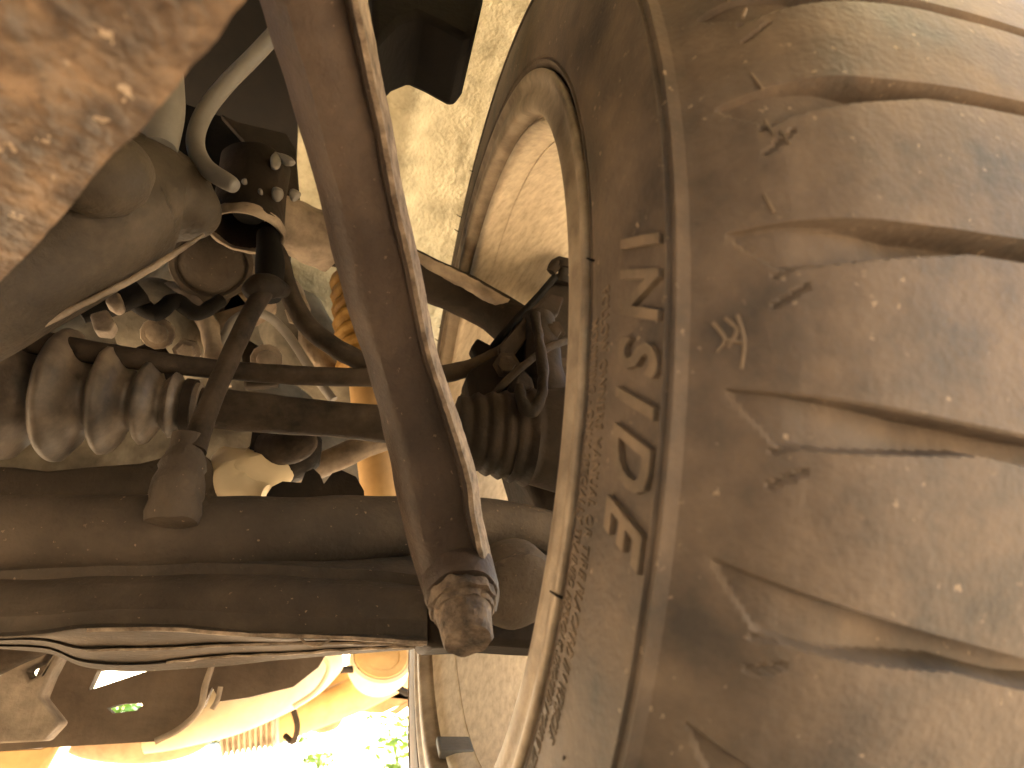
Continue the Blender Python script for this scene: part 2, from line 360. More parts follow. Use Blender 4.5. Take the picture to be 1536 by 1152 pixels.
def lettering(name, s, h, r0, ph_start, shear=0.0, depth=0.0007, width=None, bold=0.0, parent=None, fit=None, spacing=1.0):
    cu = bpy.data.curves.new(name, 'FONT'); cu.body = s; cu.size = 1.0; cu.shear = shear; cu.extrude = 0.5; cu.offset = bold; cu.resolution_u = 3; cu.space_character = spacing
    o = bpy.data.objects.new(name, cu); col.objects.link(o)
    dg = bpy.context.evaluated_depsgraph_get(); me0 = bpy.data.meshes.new_from_object(o.evaluated_get(dg))
    bpy.data.objects.remove(o); 
    bm = bmesh.new(); bm.from_mesh(me0); bmesh.ops.subdivide_edges(bm, edges=[e for e in bm.edges if e.calc_length() > 0.25], cuts=2)
    co = [v.co.copy() for v in bm.verts]; F = [[v.index for v in f.verts] for f in bm.faces]; bm.free()
    xmax = max(c.x for c in co); xmin = min(c.x for c in co)
    V = []
    for c in co:
        u = (c.x - xmin) / (xmax - xmin) * fit if fit else c.x * h / 0.72 / r0 * 57.2958
        r = r0 + c.y / 0.72 * h
        ph = math.radians(ph_start - u)
        x = side_x(r) - (depth if c.z > 0 else -0.0006)
        V.append((x, -r * math.cos(ph), RT + r * math.sin(ph)))
    return part(name, (V, F), M_GLYPH, parent, smooth=False)
lettering('sidewall_lettering', 'INSIDE', 0.0192, 0.2662, -8.2, shear=0.5, fit=20.4, bold=0.022, depth=0.0019, parent=tyre, spacing=1.5)['label'] = 'large raised word on the sidewall'
# second line ends (VEHICLE) and first line follow the photograph's angles
lettering('sidewall_lettering', 'FOLLOW OWNERS MANUAL OR TIRE PLACARD IN VEHICLE', 0.0062, 0.2488, -10.4, fit=33.6, depth=0.0005, bold=0.004, parent=tyre, spacing=1.1)
lettering('sidewall_lettering', 'MOUNTING - ONLY SPECIALLY TRAINED PERSONS SHOULD MOUNT TIRES', 0.0060, 0.2398, -12.2, fit=38.0, depth=0.0005, bold=0.004, parent=tyre, spacing=1.1)

def on_side(r, ph, dx=0.0):
    t = math.radians(ph); return np.array([side_x(r) - dx, -r * math.cos(t), RT + r * math.sin(t)])
def tread_pt(x, ph, dr=0.0):
    pr = sorted(prof[:-len(half)], key=lambda q: q[0]); r = float(np.interp(x, [q[0] for q in half[24:]] + list(tr_x), [q[1] for q in half[24:]] + list(tr_r))) + dr
    t = math.radians(ph); return np.array([x, -r * math.cos(t), RT + r * math.sin(t)])
# moulding hairs round the tyre
for k, (r, ph, ln) in enumerate([(0.2355, -34.6, 0.010), (0.2618, -43.6, 0.004), (0.240, -6.5, 0.004)] + [(0.2735, 96 + 8.5 * q + 3 * math.sin(q * 2.1), 0.005 + 0.002 * math.sin(q * 1.3)) for q in range(9)]):
    p0 = on_side(r, ph, -0.001); t = math.radians(ph)
    dirv = np.array([-1.0, 0.25 * math.cos(k), 0.5 * math.sin(k * 1.7)]); dirv /= np.linalg.norm(dirv)
    if k < 2: dirv = np.array([-0.35, 0.75 * math.cos(t) , -0.5 * math.sin(t)]) if k == 0 else np.array([-0.3, -0.9, 0.1])
    part('rubber_hair', tube([p0, p0 + dirv * ln * 0.5, p0 + dirv * ln + np.array([0, 0, 0.0006])], [0.0006, 0.0005, 0.0003], 6, 2), M_BLACK, tyre)
# raised dashes and a small moulded mark on the shoulder
for x, ph, ln, tilt in [(0.0215, 6.6, 0.006, 0.35), (0.026, 4.2, 0.004, -0.5), (0.0235, -1.2, 0.007, 0.35), (0.0245, -4.6, 0.006, 0.35), (0.0275, -5.4, 0.005, 0.4), (0.0228, -9.0, 0.006, 0.35)]:
    a_ = tread_pt(x, ph, 0.0001); b_ = tread_pt(x + ln * tilt * 0.7, ph - ln / 0.31 * 57.3, 0.0001)
    part('moulded_dash', tube([a_, b_], 0.0005, 6, 3), M_GLYPH, tyre)
mk = [[(0.0128, -15.5), (0.0150, -16.4), (0.0135, -17.0)], [(0.0150, -15.3), (0.0172, -16.0), (0.0155, -16.8)], [(0.0172, -15.2), (0.0185, -16.6), (0.0180, -17.9)], [(0.0150, -16.4), (0.0182, -16.6)]]
part('moulded_mark', join(*[tube([tread_pt(x, p, 0.0001) for x, p in st], 0.0006, 6, 4) for st in mk]), M_GLYPH, tyre)

LX = 0.030
def rim_prof():
    outer = [(0.0080, 0.2275), (0.0050, 0.2300), (0.0022, 0.2320), (0.0004, 0.2318), (-0.0004, 0.2300), (0.0000, 0.2275), (0.0016, 0.2258), (0.0022, 0.2225), (0.0016, 0.2195), (0.0008, 0.2180), (0.0006, 0.2140), (0.0010, 0.2115), (0.0024, 0.2100), (0.0050, 0.2096),
             (0.0120, 0.2085), (0.0180, 0.2062), (0.0230, 0.2056), (LX - 0.0008, 0.2046), (LX - 0.0003, 0.2064), (LX + 0.0011, 0.2064), (LX + 0.0016, 0.2038), (0.0500, 0.2022), (0.1000, 0.1995), (0.1500, 0.1985), (0.2000, 0.1985), (0.2220, 0.2040), (0.2350, 0.2190), (0.2380, 0.2300)]
    return outer
RP = rim_prof(); NFL = 15
G = []
for x, r in RP[NFL - 1:]:
    G.append([(x, -r * math.cos(2 * math.pi * k / 200), RT + r * math.sin(2 * math.pi * k / 200)) for k in range(200)])
rim = part('rim', gridmesh(G, cv=True), M_RIM, wheel, angle=40)
part('rim_flange', gridmesh([[(x, -r * math.cos(2 * math.pi * k / 200), RT + r * math.sin(2 * math.pi * k / 200)) for k in range(200)] for x, r in RP[:NFL]], cv=True), M_FLANGE, rim, angle=60)
so = rim.modifiers.new('thick', 'SOLIDIFY'); so.thickness = 0.003; so.offset = -1
# spoked outer face, hub
for k in range(5):
    a = math.radians(20 + 72 * k)
    d = np.array([0, -math.cos(a), math.sin(a)]); c0 = np.array([0.18, 0, RT]); tn = np.array([0, math.sin(a), math.cos(a)])
    sec = []
    for r, wd, x in ((0.05, 0.026, 0.180), (0.12, 0.022, 0.202), (0.197, 0.03, 0.206)):
        cc = np.array([x, 0, RT]) + d * r
        sec.append([cc - tn * wd + [0.0, 0, 0], cc + tn * wd, cc + tn * wd * 0.8 + [0.022, 0, 0], cc - tn * wd * 0.8 + [0.022, 0, 0]])
    part('spoke', loft(sec, 6), M_RIM, wheel, bevel=0.003)
part('hub_face', revolve((0.17, 0, RT), (1, 0, 0), [(0, 0.03), (0, 0.07), (0.03, 0.075), (0.036, 0.06), (0.036, 0.02)], 40), M_RIM, wheel)
# balance weight on the barrel
wc = None
for (px, py) in ((683, 1112),):
    d = ray(px, py); ts = np.linspace(0.3, 1.0, 4000)
    for t in ts:
        q = CAM + t * d
        if q[0] > 0.01 and math.hypot(q[1], q[2] - RT) > 0.200 and q[1] > 0: wc = q; break
if wc is not None:
    a = math.atan2(wc[2] - RT, wc[1]); er = np.array([0, math.cos(a), math.sin(a)]); et = np.array([0, -math.sin(a), math.cos(a)])
    rotm = np.stack([np.array([1, 0, 0]), et, er], 1)
    part('balance_weight', boxv(np.array([wc[0], 0, RT]) + er * (float(np.interp(wc[0], [p[0] for p in RP[NFL:]], [p[1] for p in RP[NFL:]])) - 0.0022), (0.0115, 0.0095, 0.003), rotm), M_WEIGHT, rim, bevel=0.0012)

# ------------------------------------------------------------------ diagonal stamped arm with its bolt
rows = [(-70, 366, 532), (0, 390, 548), (60, 406, 560), (130, 430, 573), (200, 452, 588), (290, 478, 603), (400, 504, 628), (480, 526, 643), (540, 546, 656), (640, 573, 690), (720, 591, 714), (780, 603, 722), (850, 620, 738), (890, 634, 750), (922, 654, 746)]
arm = thing('suspension_arm', 'long rust-brown stamped suspension arm running diagonally down to a big bolt', 'suspension arm', P(700, 950, -0.1))
secs = []; edge = []
for y, l, r in rows:
    Y = -0.275 + 0.175 * ((y + 70) / 988) ** 0.9
    wd = r - l
    secs.append([P(l, y, Y + 0.016), P(l + 0.10 * wd, y, Y + 0.005), P(l + 0.24 * wd, y, Y), P(l + 0.55 * wd, y, Y - 0.001), P(r - 0.20 * wd, y, Y + 0.001), P(r - 0.17 * wd, y, Y - 0.0015), P(r - 0.11 * wd, y, Y - 0.002), P(r - 0.05 * wd, y - 3, Y + 0.004), P(r, y - 5, Y + 0.018),
                 P(r - 3, y - 5, Y + 0.030), P(l + 6, y, Y + 0.030)])
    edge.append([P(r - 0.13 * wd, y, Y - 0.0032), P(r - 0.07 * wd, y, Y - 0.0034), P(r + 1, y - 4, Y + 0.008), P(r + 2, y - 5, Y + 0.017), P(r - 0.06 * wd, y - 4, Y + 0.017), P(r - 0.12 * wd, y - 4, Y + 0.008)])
part('arm_channel', loft(secs, 8, amp=0.0009, freq=55, sub=2), M_ARM, arm, angle=50)
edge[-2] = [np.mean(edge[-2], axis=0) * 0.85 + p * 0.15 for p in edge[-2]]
part('edge_flange', loft(edge[:-1], 16, amp=0.00025, freq=300, sub=3), M_ARMEDGE, arm, angle=60)  # paler than the arm: its lit edge painted in
bc = P(692, 893, -0.108); ax = np.array([0.06, -0.52, -0.85])
part('end_boss', revolve(bc - ax * 0.006, ax, [(-0.012, 0.010), (-0.010, 0.0165), (0.003, 0.0172), (0.006, 0.0160), (0.0065, 0.006)], 36, amp=0.001, freq=140), M_ARM, arm, angle=40)
part('washer', revolve(bc, ax, [(0.0, 0.0145), (0.0045, 0.0150), (0.0062, 0.0150), (0.0064, 0.0130), (0.0085, 0.0133), (0.0100, 0.0128), (0.0102, 0.008)], 48, amp=0.002, freq=230), M_BOLT, arm, angle=40)
bolt = part('bolt', revolve(bc, ax, [(0.006, 0.0118), (0.010, 0.0120), (0.013, 0.0114), (0.0225, 0.0110), (0.0240, 0.0100), (0.0236, 0.004)], 36, amp=0.0009, freq=210), M_BOLT, arm, angle=40)

# bracket the arm disappears into, close overhead
blk = part('mounting_bracket', prism([(556, -60), (560, 70), (575, 55), (600, 30), (628, 20), (650, 30), (690, 52), (705, 55), (716, 40), (725, 0), (735, -60)], -0.17, 0.05), M_BLACK, bevel=0.004, origin=P(640, 0, -0.17))
tag(blk, 'black bracket block hanging above the arm against the pale liner', 'bracket')

# ------------------------------------------------------------------ lower control arm (the wide dark beam)
beam = thing('lower_control_arm', 'wide dark muddy lower control arm spanning towards the wheel', 'control arm', P(640, 965, -0.05))
cols = [(-300, 856, 962, 968, 974, 978), (-60, 853, 958, 964, 970, 974), (60, 852, 953, 962, 972, 978), (130, 850, 946, 976, 994, 1002), (250, 846, 945, 973, 992, 1006), (350, 845, 952, 968, 984, 998), (470, 850, 956, 965, 978, 986), (560, 855, 961, 966, 972, 978), (640, 862, 966, 968, 970, 972)]
secs = []
for x, y0, y1, y2, y3, y4 in cols:
    secs.append([P(x, y0 - 22, -0.020), P(x, y0, -0.036), P(x, y0 + 16, -0.034), P(x, y0 + 30, -0.044), P(x, (y0 + y1) / 2 + 20, -0.052), P(x, y1 - 8, -0.050), P(x, y1 - 2, -0.055), P(x, y1 + 1, -0.053),
                 P(x, y2 - 4, -0.012), P(x, y2, -0.015), P(x, y2 + 1, -0.012), P(x, y3 - 2, 0.016), P(x, y3 + 1, 0.013), P(x, y4, 0.03), P(x, y4 - 30, 0.036), P(x, y0 - 40, 0.02)])
part('stamped_web', loft(secs, 7, amp=0.0014, freq=30, sub=2), M_BEAM, beam, angle=40)
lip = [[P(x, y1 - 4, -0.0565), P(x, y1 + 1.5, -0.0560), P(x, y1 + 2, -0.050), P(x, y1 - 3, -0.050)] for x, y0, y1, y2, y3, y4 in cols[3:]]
part('lower_lip', loft(lip, 10, amp=0.0004, freq=120), M_ARMEDGE, beam, angle=60)  # pale strip painting in light on the beam's lower edge
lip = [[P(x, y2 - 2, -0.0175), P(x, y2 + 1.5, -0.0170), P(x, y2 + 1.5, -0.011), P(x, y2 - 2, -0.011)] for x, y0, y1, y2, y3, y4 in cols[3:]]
part('middle_lip', loft(lip, 10, amp=0.0004, freq=120), M_ARMEDGE, beam, angle=60)  # same painted-in bright edge, further back
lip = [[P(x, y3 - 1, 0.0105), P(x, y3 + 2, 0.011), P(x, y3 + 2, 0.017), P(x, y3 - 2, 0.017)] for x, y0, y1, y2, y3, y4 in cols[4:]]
part('rear_lip', loft(lip, 10, amp=0.001, freq=120), M_ARMEDGE, beam, angle=60)  # rearmost edge, its brightness also in the colour
tb = [(-300, 802, 58, -0.04), (-60, 800, 56, -0.035), (150, 800, 56, -0.03), (350, 800, 55, -0.025), (520, 795, 50, -0.02), (640, 786, 42, -0.015), (740, 785, 36, -0.01), (860, 805, 30, 0.0)]
part('upper_tube', tube([P(x, y, Y) for x, y, r, Y in tb], [R_(r, P(x, y, Y)) for x, y, r, Y in tb], 28, 8, amp=0.0012, freq=35), M_BEAM, beam)
# ball joint at the outer end, behind the bolt
bj = P(775, 885, -0.06)
part('ball_joint', revolve(bj, (0.1, -0.75, -0.6), [(-0.02, 0.012), (-0.016, 0.022), (-0.004, 0.0235), (0.0, 0.021), (0.002, 0.022), (0.005, 0.018), (0.006, 0.006)], 36, amp=0.0008, freq=90), M_BEAM, beam, angle=40)
part('joint_carrier', prism([(655, 860), (740, 830), (870, 830), (870, 975), (800, 972), (740, 968), (640, 972), (632, 930)], -0.03, 0.05), M_DARK, beam, bevel=0.004)
part('wire_loop', tube([P(448, 955, -0.058), P(462, 966, -0.059), P(480, 968, -0.059), P(497, 958, -0.058)], 0.0006, 8, 8), M_ARMEDGE, beam)

# ------------------------------------------------------------------ drive shaft with its two bellows boots
A = P(300, 611, 0.0); B = P(752, 652, 0.0); axd = (B - A) / np.linalg.norm(B - A); L0 = np.linalg.norm(B - A)
dsh = thing('drive_shaft', 'horizontal drive shaft with pleated rubber boots at both ends', 'drive shaft', (A + B) / 2)
part('shaft', revolve(A, axd, [(-0.02, 0.0125), (0.0, 0.0125)] + [(t, 0.0122 + 0.0006 * math.sin(t * 60)) for t in np.linspace(0.01, L0 - 0.03, 24)], 28, amp=0.0006, freq=120), M_SHAFT, dsh)
def along(px):                                  # distance along the shaft axis of a picture column
    best = None
    for t in np.linspace(-0.4, 0.3, 1401):
        q = A + axd * t; c = ROT.T @ (q - CAM); u = 768 + FPX * c[0] / c[2]
        if best is None or abs(u - px) < best[0]: best = (abs(u - px), t)
    return best[1]
ribs = [(-150, 114, 60), (-70, 112, 58), (18, 106, 56), (96, 100, 50), (166, 84, 42), (221, 64, 36), (262, 50, 33)]
pr = []
for k, (px, ro, ri) in enumerate(ribs):
    t = along(px); r1 = R_(ro, A + axd * t); r2 = R_(ri, A + axd * t)
    nx = along(ribs[k + 1][0]) if k + 1 < len(ribs) else along(286)
    g_ = nx - t
    pr += [(t - 0.18 * g_, r1 * 0.93), (t - 0.06 * g_, r1), (t + 0.08 * g_, r1 * 0.985), (t + 0.3 * g_, r1 * 0.82), (t + 0.52 * g_, r2 * 1.02), (t + 0.62 * g_, r2), (t + 0.72 * g_, r2 * 1.12)]
pr += [(along(286), 0.0155), (along(300), 0.0150), (along(301), 0.0120)]
part('inner_boot', revolve(A, axd, pr, 56, amp=0.0008, freq=70), M_BOOT, dsh, angle=60)
part('boot_clamp', revolve(A, axd, [(along(276), 0.0150), (along(276) + 0.0003, 0.0172), (along(292), 0.0170), (along(292) + 0.0003, 0.0145)], 40), M_DARK, dsh)
pr = []
for k, (px, ro, ri) in enumerate([(690, 55, 53), (712, 60, 58), (733, 64, 62), (752, 67, 65), (770, 70, 68), (790, 74, 72)]):
    t = along(px); q = A + axd * t
    pr += [(t - 0.003, R_(ro, q) * 0.95), (t, R_(ro, q)), (t + 0.003, R_(ro, q) * 0.95), (t + 0.0055, R_(ri, q))]
pr += [(along(870), R_(85, A + axd * along(870)))]
part('outer_boot', revolve(A, axd, pr, 48, amp=0.0006, freq=80), M_DARK, dsh, angle=60)

# ------------------------------------------------------------------ stabiliser bar and drop link
sb = [(-220, 415, 22, -0.05), (-100, 462, 21, -0.04), (10, 497, 20, -0.03), (60, 514, 19, -0.025), (150, 530, 17, -0.02), (250, 545, 15.5, -0.01), (350, 556, 14.5, 0.0), (450, 563, 14.5, 0.005), (540, 566, 14.5, 0.01), (640, 564, 14, 0.015), (700, 553, 13, 0.02), (750, 530, 12, 0.025), (800, 492, 12, 0.03)]
stb = part('stabiliser_bar', tube([P(x, y, Y) for x, y, r, Y in sb], [R_(r, P(x, y, Y)) for x, y, r, Y in sb], 20, 8, amp=0.0005, freq=90), M_SHAFT, origin=P(450, 563, 0.005))
tag(stb, 'thin gently curved bar passing just above the drive shaft', 'stabiliser bar')
lk = thing('drop_link', 'slim dark rod slanting from an elbow down to a round ball joint on the beam', 'link rod', P(272, 745, -0.05))
q = [(396, 436, 15, -0.035), (372, 478, 14, -0.038), (340, 548, 15, -0.042), (310, 618, 16, -0.046), (288, 676, 21, -0.05)]
part('rod', tube([P(x, y, Y) for x, y, r, Y in q], [R_(r, P(x, y, Y)) for x, y, r, Y in q], 20, 8, amp=0.0004, freq=100), M_SHAFT, lk)
part('elbow', tube([P(370, 443, -0.038), P(372, 441, -0.038), P(380, 436, -0.037), P(392, 431, -0.036), P(408, 430, -0.032), P(425, 436, -0.02)], [0.001, 0.005, 0.0078, 0.0085, 0.0075, 0.005], 18, 6, amp=0.0006, freq=120), M_DARK, lk)
part('ball_boot', revolve(P(282, 668, -0.05), P(262, 765, -0.05) - P(282, 668, -0.05), [(-0.006, 0.008), (0.002, 0.0082), (0.008, 0.0104), (0.013, 0.0116), (0.015, 0.0106), (0.020, 0.0124), (0.027, 0.0130), (0.030, 0.0120), (0.036, 0.0132), (0.041, 0.0122), (0.043, 0.006)], 36, amp=0.0015, freq=70), M_BEAM, lk, angle=50)

# ------------------------------------------------------------------ upper control arm with bushing cup
up = thing('upper_control_arm', 'upper control arm with an open bushing cup and a dark ridged tube reaching the knuckle', 'control arm', P(640, 430, 0.07))
q = [(400, 320, 40, 0.02), (450, 345, 42, 0.03), (500, 365, 44, 0.045)]
part('cast_end', tube([P(x, y, Y) for x, y, r, Y in q], [R_(r, P(x, y, Y)) for x, y, r, Y in q], 24, 10, amp=0.004, freq=55, flat=1.0), M_CAST, up)
q = [(480, 360, 36, 0.045), (560, 380, 33, 0.055), (640, 418, 33, 0.07), (700, 445, 32, 0.075), (745, 470, 32, 0.07), (790, 505, 38, 0.05)]
part('arm_tube', tube([P(x, y, Y) for x, y, r, Y in q], [R_(r, P(x, y, Y)) for x, y, r, Y in q], 24, 8, amp=0.0007, freq=70), M_DARK, up)
q = [(560, 352, 0.045), (640, 396, 0.052), (700, 424, 0.055), (760, 459, 0.052)]
part('arm_ridge', tube([P(x, y, Y) for x, y, Y in q], 0.006, 10, 10, amp=0.001, freq=150), M_CAST, up)
cp = P(370, 342, -0.01); r0 = R_(53, cp); cax = np.array([0.06, 0.05, -1.0])
part('bushing_cup', revolve(cp, cax, [(-0.06, r0 * 0.8), (-0.055, r0 * 0.98), (-0.03, r0 * 0.96), (-0.004, r0 * 0.98), (0.0, r0 * 1.04), (0.003, r0 * 1.03), (0.0035, r0 * 0.95), (0.0, r0 * 0.87), (-0.03, r0 * 0.83), (-0.035, 0.004)], 48, amp=0.0009, freq=90), M_DARK, up, angle=50)
part('cup_rim', revolve(cp, cax, [(-0.003, r0 * 1.0), (-0.001, r0 * 1.06), (0.0035, r0 * 1.07), (0.005, r0 * 1.0), (0.0045, r0 * 0.92), (0.0, r0 * 0.9)], 48, amp=0.0012, freq=110, caps=False), M_CAST, up, angle=60)
part('cup_core', revolve(cp, cax, [(-0.034, r0 * 0.5), (-0.012, r0 * 0.45), (-0.010, r0 * 0.4), (-0.010, 0.002)], 24), M_BLACK, up)

# ------------------------------------------------------------------ knuckle
kn = thing('steering_knuckle', 'dark grimy knuckle casting behind the tyre bead with a hanging hook', 'knuckle', P(800, 700, 0.03))
part('casting', prism([(772, 474), (800, 448), (832, 418), (900, 420), (905, 860), (830, 800), (792, 726), (765, 640), (738, 596), (732, 566), (760, 532)], 0.03, 0.06), M_DARK, kn, bevel=0.008, seg=3)
part('web', prism([(700, 556), (745, 530), (800, 470), (815, 500), (790, 560), (740, 600), (720, 640), (708, 600)], 0.005, 0.03), M_DARK, kn, bevel=0.005)
part('upright', tube([P(806, 478, 0.0), P(813, 530, -0.004), P(822, 600, 0.0), P(835, 680, 0.01)], [0.012, 0.013, 0.018, 0.02], 20, 8, amp=0.002, freq=60), M_DARK, kn)
part('hook', tube([P(802, 470, -0.03), P(810, 520, -0.034), P(815, 565, -0.036), P(810, 600, -0.038), P(797, 617, -0.038), P(784, 606, -0.036), P(779, 580, -0.028)], [0.0036, 0.0036, 0.0038, 0.004, 0.0042, 0.004, 0.003], 14, 8, amp=0.0009, freq=150), M_DARK, kn)
part('caliper_ear', prism([(770, 566), (786, 552), (800, 566), (806, 590), (796, 604), (778, 598), (764, 584)], -0.015, 0.02), M_DARK, kn, bevel=0.003)
part('dust_shield', prism([(748, 520), (790, 472), (826, 440), (846, 446), (838, 470), (800, 498), (772, 530), (752, 540)], -0.005, 0.006), M_DARK, kn, bevel=0.001)
part('fixing_bolt', revolve(P(760, 548, -0.004), (-0.2, -0.9, -0.3), [(-0.01, 0.006), (0.0, 0.006), (0.0, 0.010), (0.002, 0.010), (0.0022, 0.0065), (0.008, 0.0062), (0.009, 0.004)], 6, amp=0.0004, freq=200), M_SHAFT, kn, angle=30)
part('fixing_bolt', revolve(P(828, 500, -0.006), (-0.2, -0.9, -0.3), [(-0.01, 0.006), (0.0, 0.006), (0.0, 0.010), (0.002, 0.010), (0.0022, 0.0065), (0.008, 0.0062), (0.009, 0.004)], 6, amp=0.0004, freq=200), M_SHAFT, kn, angle=30)
part('cable', tube([P(735, 600, 0.0), P(756, 575, -0.012), P(790, 545, -0.02), P(826, 520, -0.018), P(858, 508, -0.01)], 0.0028, 10, 8, amp=0.0004, freq=120), M_SHAFT, kn)
part('lug', revolve(P(845, 580, 0.01), (0.1, -0.9, -0.3), [(-0.01, 0.02), (0.004, 0.021), (0.008, 0.017), (0.009, 0.005)], 30, amp=0.0012, freq=90), M_SHAFT, kn)
part('bleeder_nipple', revolve(P(842, 425, 0.03), (0.1, -0.3, 1), [(0, 0.007), (0.006, 0.007), (0.007, 0.0045), (0.013, 0.0045), (0.0135, 0.0075), (0.018, 0.0078), (0.019, 0.005)], 18), M_DARK, kn, angle=40)
part('nipple_cap', tube([P(826, 408, 0.028), P(835, 397, 0.026), P(850, 398, 0.026), P(856, 410, 0.03)], [0.004, 0.006, 0.006, 0.004], 12, 6, amp=0.001, freq=200), M_DARK, kn)
ws = part('sensor_wire', tube([P(688, 612, 0.06), P(712, 562, 0.05), P(740, 520, 0.04), P(772, 482, 0.03), P(808, 444, 0.022), P(832, 416, 0.02)], 0.0032, 10, 8), M_BLACK, origin=P(740, 520, 0.04))
tag(ws, 'thin black wire climbing along the knuckle edge', 'wire')
part('clip', prism([(706, 521), (716, 506), (742, 520), (744, 538), (728, 546), (712, 532)], 0.038, 0.012), M_BLACK, ws, bevel=0.002)

# ------------------------------------------------------------------ coil spring, strut tube and hoses
sp0 = P(546, 560, 0.16); sp1 = P(533, 416, 0.16)
pts = []
turns = 7; rc = R_(30, sp0)
dax = sp1 - sp0
e1 = np.array([1.0, 0, 0]); e1 -= dax * (e1 @ dax) / (dax @ dax); e1 /= np.linalg.norm(e1); e2 = np.cross(dax / np.linalg.norm(dax), e1)
for k in range(turns * 14 + 1):
    t = k / (turns * 14); a = 2 * math.pi * turns * t
    pts.append(sp0 + dax * t + rc * (math.cos(a) * e1 + math.sin(a) * e2))
spg = part('coil_spring', tube(pts, 0.0072, 10, 1), M_ORANGE, origin=sp0)
tag(spg, 'bright orange coil spring glimpsed behind the diagonal arm', 'coil spring')
stt = part('strut_tube', tube([P(548, 560, 0.17), P(562, 680, 0.17), P(578, 800, 0.17)], R_(27, P(562, 680, 0.17)), 24, 4), M_TAN, origin=P(562, 760, 0.17))
tag(stt, 'tan brown strut tube standing behind the lower end of the diagonal arm', 'strut')
hs = [(398, 350), (418, 388), (434, 440), (460, 486), (498, 518), (560, 552)]
hose = part('brake_hose', tube([P(x, y, 0.0 + 0.0001 * (x - 398)) for x, y in hs], R_(15, P(440, 440, 0)), 18, 8, amp=0.0005, freq=80), M_SHAFT, origin=P(434, 440, 0))
tag(hose, 'curved brown hose looping down from the bushing cup', 'hose')
blk = part('damper_body', tube([P(402, 350, -0.012), P(405, 395, -0.012), P(402, 446, -0.012)], [0.0075, 0.0095, 0.0085], 18, 6, amp=0.0004, freq=90), M_BLACK, origin=P(402, 440, -0.012))
tag(blk, 'short black post between the bushing cup and the link elbow', 'post')

# ------------------------------------------------------------------ upper left: crusted pan, casting, bent pipe
edge_px = [(420, -75), (360, -6), (330, 42), (290, 85), (252, 132), (215, 178), (170, 222), (130, 270), (80, 330), (30, 385), (-30, 440), (-120, 520)]
near = [PZ(x, y, 0.262) for x, y in edge_px]
G = []
E_ = catmull(near, 18)
for i in range(150):
    row = []
    f = i / 149
    for p in E_:
        p2 = p + np.array([-0.20, -0.10, 0.0]) * f
        h = 0.006 * noise.noise(Vector(p2) * 45) + 0.004 * noise.noise(Vector(p2) * 110) + 0.0025 * noise.noise(Vector(p2) * 210) + 0.0012 * noise.noise(Vector(p2) * 430)
        row.append(p2 + np.array([0, 0, h * min(1, f * 4)]))
    G.append(row)
V, F = gridmesh(G)
pan = part('floor_pan', (V, F), M_RUST, origin=PZ(150, 100, 0.262), angle=0)
tag(pan, 'rust-crusted lumpy floor pan edge with pale specks, close overhead', 'floor pan')
so = pan.modifiers.new('thick', 'SOLIDIFY'); so.thickness = 0.004; so.offset = 1
cst = thing('crossmember_casting', 'smooth olive brown tapered casting below the crusted floor pan', 'casting', P(150, 400, -0.06))
q = [(-500, 640, 140, -0.12), (-200, 505, 118, -0.1), (0, 410, 102, -0.08), (110, 345, 104, -0.07), (190, 300, 104, -0.06), (262, 304, 72, -0.05), (302, 318, 44, -0.045), (318, 322, 14, -0.04)]
part('casting_body', tube([P(x, y, Y) for x, y, r, Y in q], [R_(r, P(x, y, Y)) for x, y, r, Y in q], 36, 8, amp=0.003, freq=22), M_OLIVE, cst)
q = [(236, 110, 34, -0.06), (238, 165, 34, -0.06), (236, 226, 26, -0.06)]
part('grey_sleeve', tube([P(x, y, Y - 0.02) for x, y, r, Y in q], [R_(r, P(x, y, Y)) for x, y, r, Y in q], 24, 6), M_GREY, cst)
dc = P(160, 240, -0.12)
part('swollen_boss', revolve(P(160, 262, -0.115), (0.5, 0.2, 0.8), [(-0.026, 0.001), (-0.024, 0.009), (-0.016, 0.017), (-0.004, 0.021), (0.008, 0.0195), (0.018, 0.013), (0.023, 0.005), (0.024, 0.001)], 32), M_OLIVE, cst)
part('casting_lit_edge', tube([P(20, 512, -0.078), P(100, 468, -0.074), P(200, 418, -0.066), P(262, 380, -0.056), P(306, 352, -0.048)], [0.0012, 0.0018, 0.0018, 0.0018, 0.001], 10, 8, amp=0.0006, freq=140), M_CAST, cst)  # added pale tube standing in for the lit lower silhouette
pp = [(440, 20), (385, 80), (338, 128), (305, 172), (293, 214), (308, 250), (348, 277)]
pipe = part('bent_pipe', tube([P(x, y, -0.085 + 0.00012 * (440 - x)) for x, y in pp + [(354, 281)]], [R_(12.5, P(300, 200, -0.05))] * 6 + [R_(11, P(300, 200, -0.05)), 0.001], 18, 8), M_GREY, origin=P(305, 172, -0.05))
tag(pipe, 'pale grey bent pipe curving against the black recess', 'pipe')
bp_ = thing('dark_bracket', 'dark folded bracket with small studs beside the bent pipe', 'bracket', P(400, 260, -0.02))
part('bracket_plate', prism([(330, 170), (355, 182), (430, 200), (444, 224), (450, 300), (420, 318), (404, 262), (370, 214)], 0.0, 0.006, Yf=lambda a, b: -0.02 + 0.0003 * (a - 330)), M_DARK, bp_, bevel=0.001)
part('back_plate', prism([(262, 150), (345, 178), (410, 270), (425, 330), (300, 330), (262, 260)], 0.03, 0.01), M_BLACK, bp_, bevel=0.001)
